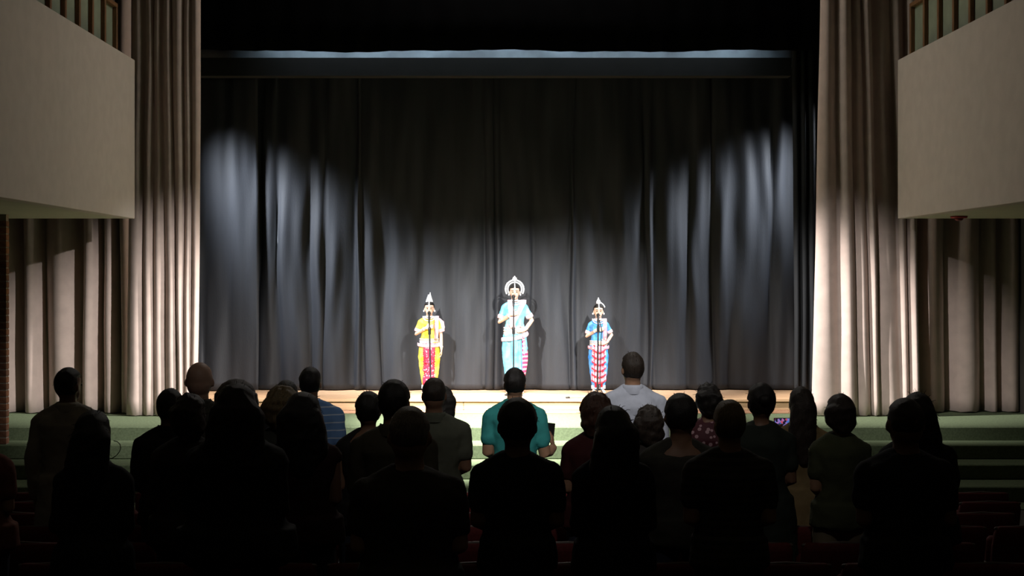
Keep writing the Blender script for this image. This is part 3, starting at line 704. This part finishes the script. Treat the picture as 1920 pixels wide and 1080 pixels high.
    if cfg.get('tail'):
        pts = [P(-.165, .0, 1.42), P(-.21, .0, 1.36), P(-.225, .0, 1.26), P(-.232, .0, 1.20)]
        build('sash_tail', MB().tube(pts, [(.045*K, .035*K), (.055*K, .04*K), (.058*K, .03*K), (.04*K, .012*K)], 10, up=(0, -1, 0)), cfg['sash'], root, vox=.009, sm=1, disp=(.015, .04))
    if cfg.get('sidefan'):
        f_ = MB(); vs = []; fs = []
        for i in range(16):
            u = i/15
            for j in range(17):
                v = j/16; a = v*14
                vs.append(tuple(P(-.115-.050*v-.030*math.sin(u*PI)*v*1.3-.010*math.cos(a*1.2), .13-.10*v+.010*math.sin(a), .93-u*.72*(1-.12*v)-.02*math.sin(a))))
        for i in range(15):
            for j in range(16): fs.append((i*17+j, i*17+j+1, (i+1)*17+j+1, (i+1)*17+j))
        o = build('side_fan', f_.add(vs, fs), cfg['sidefan'], root); o.modifiers.new('t', 'SOLIDIFY').thickness = .006
    # necklace, earrings, anklets, forehead jewel
    nk = MB()
    for rr_, dz in ((.062, .0), (.078, -.03), (.10, -.065)):
        for j in range(26):
            a = PI*(j/25)*1.0; nk.ell((math.cos(a)*rr_*hs, .01+.6*rr_*math.sin(a)*hs+.035*hs, I['zk']+.01+dz*math.sin(a)), (.0085, .008, .0085), 6, 5)
    build('necklace', nk, M['white'], root)['kind'] = 'stuff'
    for q in (-1, 1):
        build('earring', MB().ell(HD(hc+Vector((q*.090*hs, .0, -.058*hs))), (.012*hs, .010*hs, .018*hs), 8, 6), M['white'], root)
        a_ = MB()
        for zz in (.10, .125, .15):
            for j in range(16):
                t_ = 2*PI*j/16; a_.ell(P(q*.080, 0, zz)+Vector((math.cos(t_)*.052*K, -.012*K+math.sin(t_)*.05*K, 0)), (.010, .010, .010), 6, 5)
        build('ankle_bells', a_, M['white'], root)['kind'] = 'stuff'
    jw = MB(); jw.tube([HD(hc+Vector((0, .045*hs, .112*hs))), HD(hc+Vector((0, .078*hs, .085*hs))), HD(hc+Vector((0, .098*hs, .050*hs)))], [.007*hs, .009*hs, .006*hs], 8)
    jw.ell(HD(hc+Vector((0, .098*hs, .044*hs))), (.015*hs, .007*hs, .018*hs), 10, 7)
    build('forehead_jewel', jw, M['white'], root)
    return root, I

red = (.62, .02, .05); pink = (.85, .40, .50)
m_yel = mat('yellow_silk', (.80, .58, .02), .5, .12, 14, col2=(.85, .72, .12)); m_pk = blotch('pink_print', (.80, .30, .40), (.85, .62, .68), 34, .30)
m_red = mat('red_silk', red, .5, .2, 20); m_pw = mat('pale_pink_silk', (.85, .55, .63), .5, .15, 20)
m_redfan = blotch('red_pink_weave', (.80, .42, .50), (.62, .04, .10), 30, .36)
m_blue = mat('blue_silk', (.03, .20, .70), .5, .2, 16, col2=(.12, .38, .78)); m_lb = mat('pale_blue_silk', (.14, .52, .78), .5, .0, 9, col2=(.30, .66, .84))
m_cy = mat('turquoise_silk', (.10, .42, .70), .5, 0, 7, col2=(.22, .60, .84)); m_wh = mat('white_silk', (.85, .80, .82), .5, .05, 20)
m_ps = stripes('pink_white_bands', (.78, .05, .14), (.85, .55, .62), 'Z', 16, .62); m_pp = stripes('red_white_pleats', (.85, .60, .66), (.80, .16, .25), 'X', 28, .6)
m_pwh = blotch('white_pink_weave', (.86, .74, .78), (.82, .30, .40), 26, .42)

r, I = performer(805, 563.5, 'girl in a yellow and red dance costume with hand on her chest, left microphone', None, dict(
    hs=.90, armL='side', blouse=m_yel, border=m_pk, trouser=m_yel, edge=m_red, zig=m_red, belt=m_wh, sash=m_pw, sw=1.1, fat=1.0,
    fan=dict(z0=.98, z1=.16, w0=.105, w1=.125, tiers=3, bands=2, sag=.015, mat=m_redfan, band=m_red), hip=(.95, .95), sashes=((-.135, -.125, .040, m_pw),), tail=True))
P, K, HD, hc, hs = I['P'], I['K'], I['HD'], I['hc'], I['hs']
cr = MB(); prf = []
for i in range(9):
    u = i/8; prf.append((hc.z+.095*hs+.125*u, .044*(1-u)**.8+.003, .042*(1-u)**.8+.003, -.012*u, -.01))
cr.loftz(prf, 16)
for k in range(5):
    for j in range(14-2*k):
        a = 2*PI*j/(14-2*k); rr_ = .046*(1-k/6.)**.9; cr.ell((math.cos(a)*rr_, -.01+math.sin(a)*rr_*.9, hc.z+.100*hs+.022*k), (.009, .009, .013), 6, 5)
cr.ell((-.012, -.01, hc.z+.095*hs+.128), (.008, .008, .012), 8, 6)
build('cone_headdress', cr, M['white'], r)

r, I = performer(965, 531.5, 'tallest performer in a turquoise and pink costume with an arched white crown, center microphone', None, dict(
    hs=.96, armL='hip', blouse=m_lb, border=m_pk, trouser=m_cy, edge=m_pk, zig=m_pw, belt=m_wh, sash=m_pk, sw=1.04, fat=1.0, edge_sides=(),
    fan=dict(z0=.96, z1=.30, w0=.05, w1=.075, tiers=2, bands=0, sag=.02, cx=.0, mat=m_cy, band=m_red), hip=(.86, .97), sashes=((-.125, .06, .060, m_pk), (.07, .03, .045, m_pw)), tail=False, sidefan=m_ps))
P, K, HD, hc, hs = I['P'], I['K'], I['HD'], I['hc'], I['hs']
cc = hc+Vector((0, -.02, .025))
for nm, R_, n, br in (('crown_arch', .131, 30, .0105), ('crown_arch', .102, 26, .007)):
    a_ = MB(); pts = []
    for j in range(n+1):
        a = math.radians(-28+236*j/n); p = cc+Vector((math.cos(a)*R_, -.01 if R_ > .13 else .015, math.sin(a)*R_)); pts.append(p)
        a_.ell(p+Vector((math.cos(a), 0, math.sin(a)))*.006, (br*1.05, .009, br*1.05), 8, 6)
    a_.tube(pts, [(.010, .007)]*(n+1), 6, up=(0, 1, 0))
    build(nm, a_, M['white'], r)
a_ = MB()
for z, q in ((.150, .022), (.172, .017), (.188, .010)):
    a_.ell(cc+Vector((0, 0, z)), (q, q*.8, q), 12, 8)
for j in range(7): a = 2*PI*j/7; a_.ell(cc+Vector((math.cos(a)*.024, .01, .150+math.sin(a)*.024)), (.012, .008, .012), 8, 6)
build('crown_finial', a_, M['white'], r)

r, I = performer(1122, 568.5, 'girl in a blue costume with a red and white tiered front cloth, right microphone', None, dict(
    hs=.90, armL='hip', blouse=m_blue, border=m_pk, trouser=m_blue, edge=m_red, zig=m_red, belt=m_wh, sash=m_pwh, sw=1.0, fat=1.0,
    fan=dict(z0=.98, z1=.24, w0=.125, w1=.145, tiers=6, bands=6, sag=.03, mat=m_pp, band=m_red), hip=(.93, .93), sashes=((-.125, -.115, .042, m_pwh),), tail=False))
P, K, HD, hc, hs = I['P'], I['K'], I['HD'], I['hc'], I['hs']
a_ = MB(); a_.loftz([(hc.z+.092*hs, .018, .016, 0, 0), (hc.z+.115*hs, .034, .028, 0, 0), (hc.z+.145*hs, .032, .026, 0, 0), (hc.z+.172*hs, .018, .016, 0, 0), (hc.z+.182*hs, .008, .008, 0, 0), (hc.z+.192*hs, .011, .010, 0, 0), (hc.z+.212*hs, .002, .002, 0, 0)], 14)
build('finial_headdress', a_, M['white'], r)
a_ = MB(); pts = []
for j in range(13):
    a = math.radians(82+78*j/12); p = hc+Vector((math.cos(a)*.108*hs, -.01, math.sin(a)*.115*hs+.012)); pts.append(p); a_.ell(p, (.010, .009, .010), 6, 5)
a_.tube(pts, [(.009, .009)]*13, 8, up=(0, 1, 0)); build('flower_garland', a_, M['white'], r)

# microphones on stands
def mic_stand(px, pxb, top, clutch, label, cable=False):
    D = 19.42; b = W(pxb, 0, D); x0 = b.x; t = W(px, top, D); zc_ = W(px, clutch, D).z
    r = empty('microphone_stand', (x0, D, ST)); tag(r, label, 'microphone stand', 'microphone stands on the stage')
    L = lambda z: (t.x-x0)*((z-ST)/(t.z-ST))
    build('base', MB().loftz([(0, .135, .135), (.012, .135, .135), (.022, .11, .11), (.03, .03, .03), (.05, .02, .02)], 28), M['mic'], r)
    build('pole', MB().tube([(0, 0, .03), (L(zc_), 0, zc_-ST)], [.0125, .0125], 10), M['mic'], r)
    build('clutch', MB().tube([(L(zc_-.03), 0, zc_-ST-.04), (L(zc_+.03), 0, zc_-ST+.04)], [.021, .021], 12), M['mic'], r)
    build('upper_pole', MB().tube([(L(zc_), 0, zc_-ST), (L(t.z-.16), 0, t.z-ST-.15)], [.009, .009], 10), M['mic'], r)
    build('clip', MB().tube([(L(t.z), .0, t.z-ST-.16), (L(t.z), .03, t.z-ST-.10)], [.014, .019], 10), M['mic'], r)
    if cable: 
        pts = [(L(t.z)+.015, -.01, t.z-ST-.10), (L(t.z)+.05, -.02, t.z-ST-.26), (L(1.4)+.048, -.02, zc_-ST-.1), (.045, -.02, .5), (.04, -.02, .10), (.10, -.05, .012), (.3, -.10, .008)]
        build('cable', MB().tube(pts, [.007]*7, 8), M['mic'], r)
    m = empty('microphone', (t.x, D+.035, t.z-.05)); tag(m, 'black handheld microphone clipped to the %s stand' % label.split()[0], 'microphone', 'microphones on stands')
    m.rotation_euler = (math.radians(-30), 0, 0)
    build('handle', MB().tube([(0, 0, -.13), (0, 0, -.05), (0, 0, .0)], [.012, .014, .018], 12), M['mic'], m)
    build('grille', MB().ell((0, 0, .028), (.026, .026, .030), 16, 11), M['mesh'], m)
    return r
mic_stand(804.5, 808, 584, 621, 'left microphone stand, in front of the girl in yellow')
mic_stand(963, 963, 553, 620, 'center microphone stand, in front of the tallest performer')
mic_stand(1122, 1120, 588, 616, 'right microphone stand with a hanging cable, in front of the girl in blue', True)
for px, lb in ((878, 'white patch on the stage edge between the left and center performers'), (1046, 'white patch on the stage edge right of the center performer')):
    p = W(px, 0, 19.15); tag(build('pale_patch', MB().bbox((p.x-.085, 19.08, ST+.0005), (p.x+.085, 19.2, ST+.004), .001), M['patch'], smooth=False), lb, 'patch')  # thin pale rectangles lying flat on the boards
p = W(1079, 0, 18.98)
o = empty('floor_cable', (p.x, 18.98, ST)); tag(o, 'short grey cable end lying on the stage edge near the blue performer', 'cable')
build('sheath', MB().tube([(-.09, -.02, .012), (-.05, .0, .02), (.02, .01, .022), (.10, .02, .018), (.2, .1, .012)], [.010, .013, .013, .012, .012], 8), mat('grey_rubber', (.32, .31, .30), .6, .1, 10), o)
build('plug', MB().tube([(-.13, -.03, .014), (-.09, -.02, .014)], [.014, .014], 10), M['steel'], o)

# fire alarm on the right soffit
p = W(1798, 408, 17.4); o = empty('fire_alarm', (p.x, 17.4, Zs)); tag(o, 'small red fire alarm fixed under the right balcony', 'fire alarm')
build('base', MB().loftz([(-.028, .095, .095), (-.022, .105, .105), (.0, .11, .11)], 24), M['alarm'], o)
build('dome', MB().loftz([(-.062, .02, .02), (-.055, .045, .045), (-.028, .06, .06)], 18), mat('dark_red_lens', (.18, .03, .03), .3, .05, 10), o)

# ------------------------------------------------------------------ theatre seats
def make_seat():
    r = empty('theatre_seat')
    b = MB(); rs = []
    for i, (z, y, t, w) in enumerate(((.40, .04, .05, .235), (.50, .02, .06, .245), (.62, -.01, .06, .248), (.71, -.035, .05, .245), (.745, -.045, .035, .235), (.76, -.048, .02, .22))):
        rs.append([(math.copysign(abs(math.cos(2*PI*j/20))**.35, math.cos(2*PI*j/20))*w, y+math.copysign(abs(math.sin(2*PI*j/20))**.7, math.sin(2*PI*j/20))*t, z) for j in range(20)])
    b.rings(rs); build('backrest', b, M['seatred'], r)
    build('back_trim', MB().tube([(-.236, -.04, .745), (0, -.05, .760), (.236, -.04, .745)], [(.012, .012)]*3, 8), M['seattrim'], r)
    build('seat', MB().bbox((-.235, .10, .36), (.235, .19, .78-.12), .03), M['seatred'], r)
    build('leg', MB().bbox((-.265, -.02, .0), (-.235, .20, .45), .008).bbox((-.268, -.06, 0), (-.232, .26, .02), .004), M['steel'], r, smooth=False)
    build('armrest', MB().bbox((-.272, .0, .45), (-.235, .24, .50), .012), M['steel'], r)
    return r
proto = make_seat(); used = False
ords = ['front row nearest the steps', 'second row', 'third row', 'fourth row', 'fifth row', 'row nearest the camera']
nth = 'first second third fourth fifth sixth seventh eighth ninth tenth eleventh twelfth thirteenth fourteenth fifteenth sixteenth seventeenth'.split()
for i, D in enumerate((11.6, 10.7, 9.8, 8.9, 8.0, 7.1)):
    x0 = (15-VX)/F*D if i == 0 else (-40-VX)/F*D; x1 = (1905-VX)/F*D if i == 0 else (1990-VX)/F*D
    n = int((x1-x0)/.545)
    for k in range(n):
        loc = (x0+.27+k*.545+(.2 if i % 2 else 0)*(i > 0), D, fl(D+.1)+.004)
        if not used: o = proto; o.location = loc; used = True
        else: o = dup(proto, loc)
        pos = '%s from the left' % nth[k] if k < n/2 else '%s from the right' % nth[n-1-k]
        tag(o, 'dark red folding theatre seat, %s in the %s' % (pos, ords[i]), 'seat', 'theatre seats in the %s' % ords[i])

# ------------------------------------------------------------------ bake the remeshed shapes
bpy.context.view_layer.update()
dg = bpy.context.evaluated_depsgraph_get()
for o in PENDING:
    mats = [m for m in o.data.materials]
    me = bpy.data.meshes.new_from_object(o.evaluated_get(dg)); old = o.data
    me.materials.clear()
    for m in mats: me.materials.append(m)
    me.polygons.foreach_set('material_index', [0]*len(me.polygons)); me.polygons.foreach_set('use_smooth', [True]*len(me.polygons))
    o['_n'] = 0; del o['_n']
    me.name = old.name
    PENDING_ME = me
    o.modifiers.clear(); o.data = me
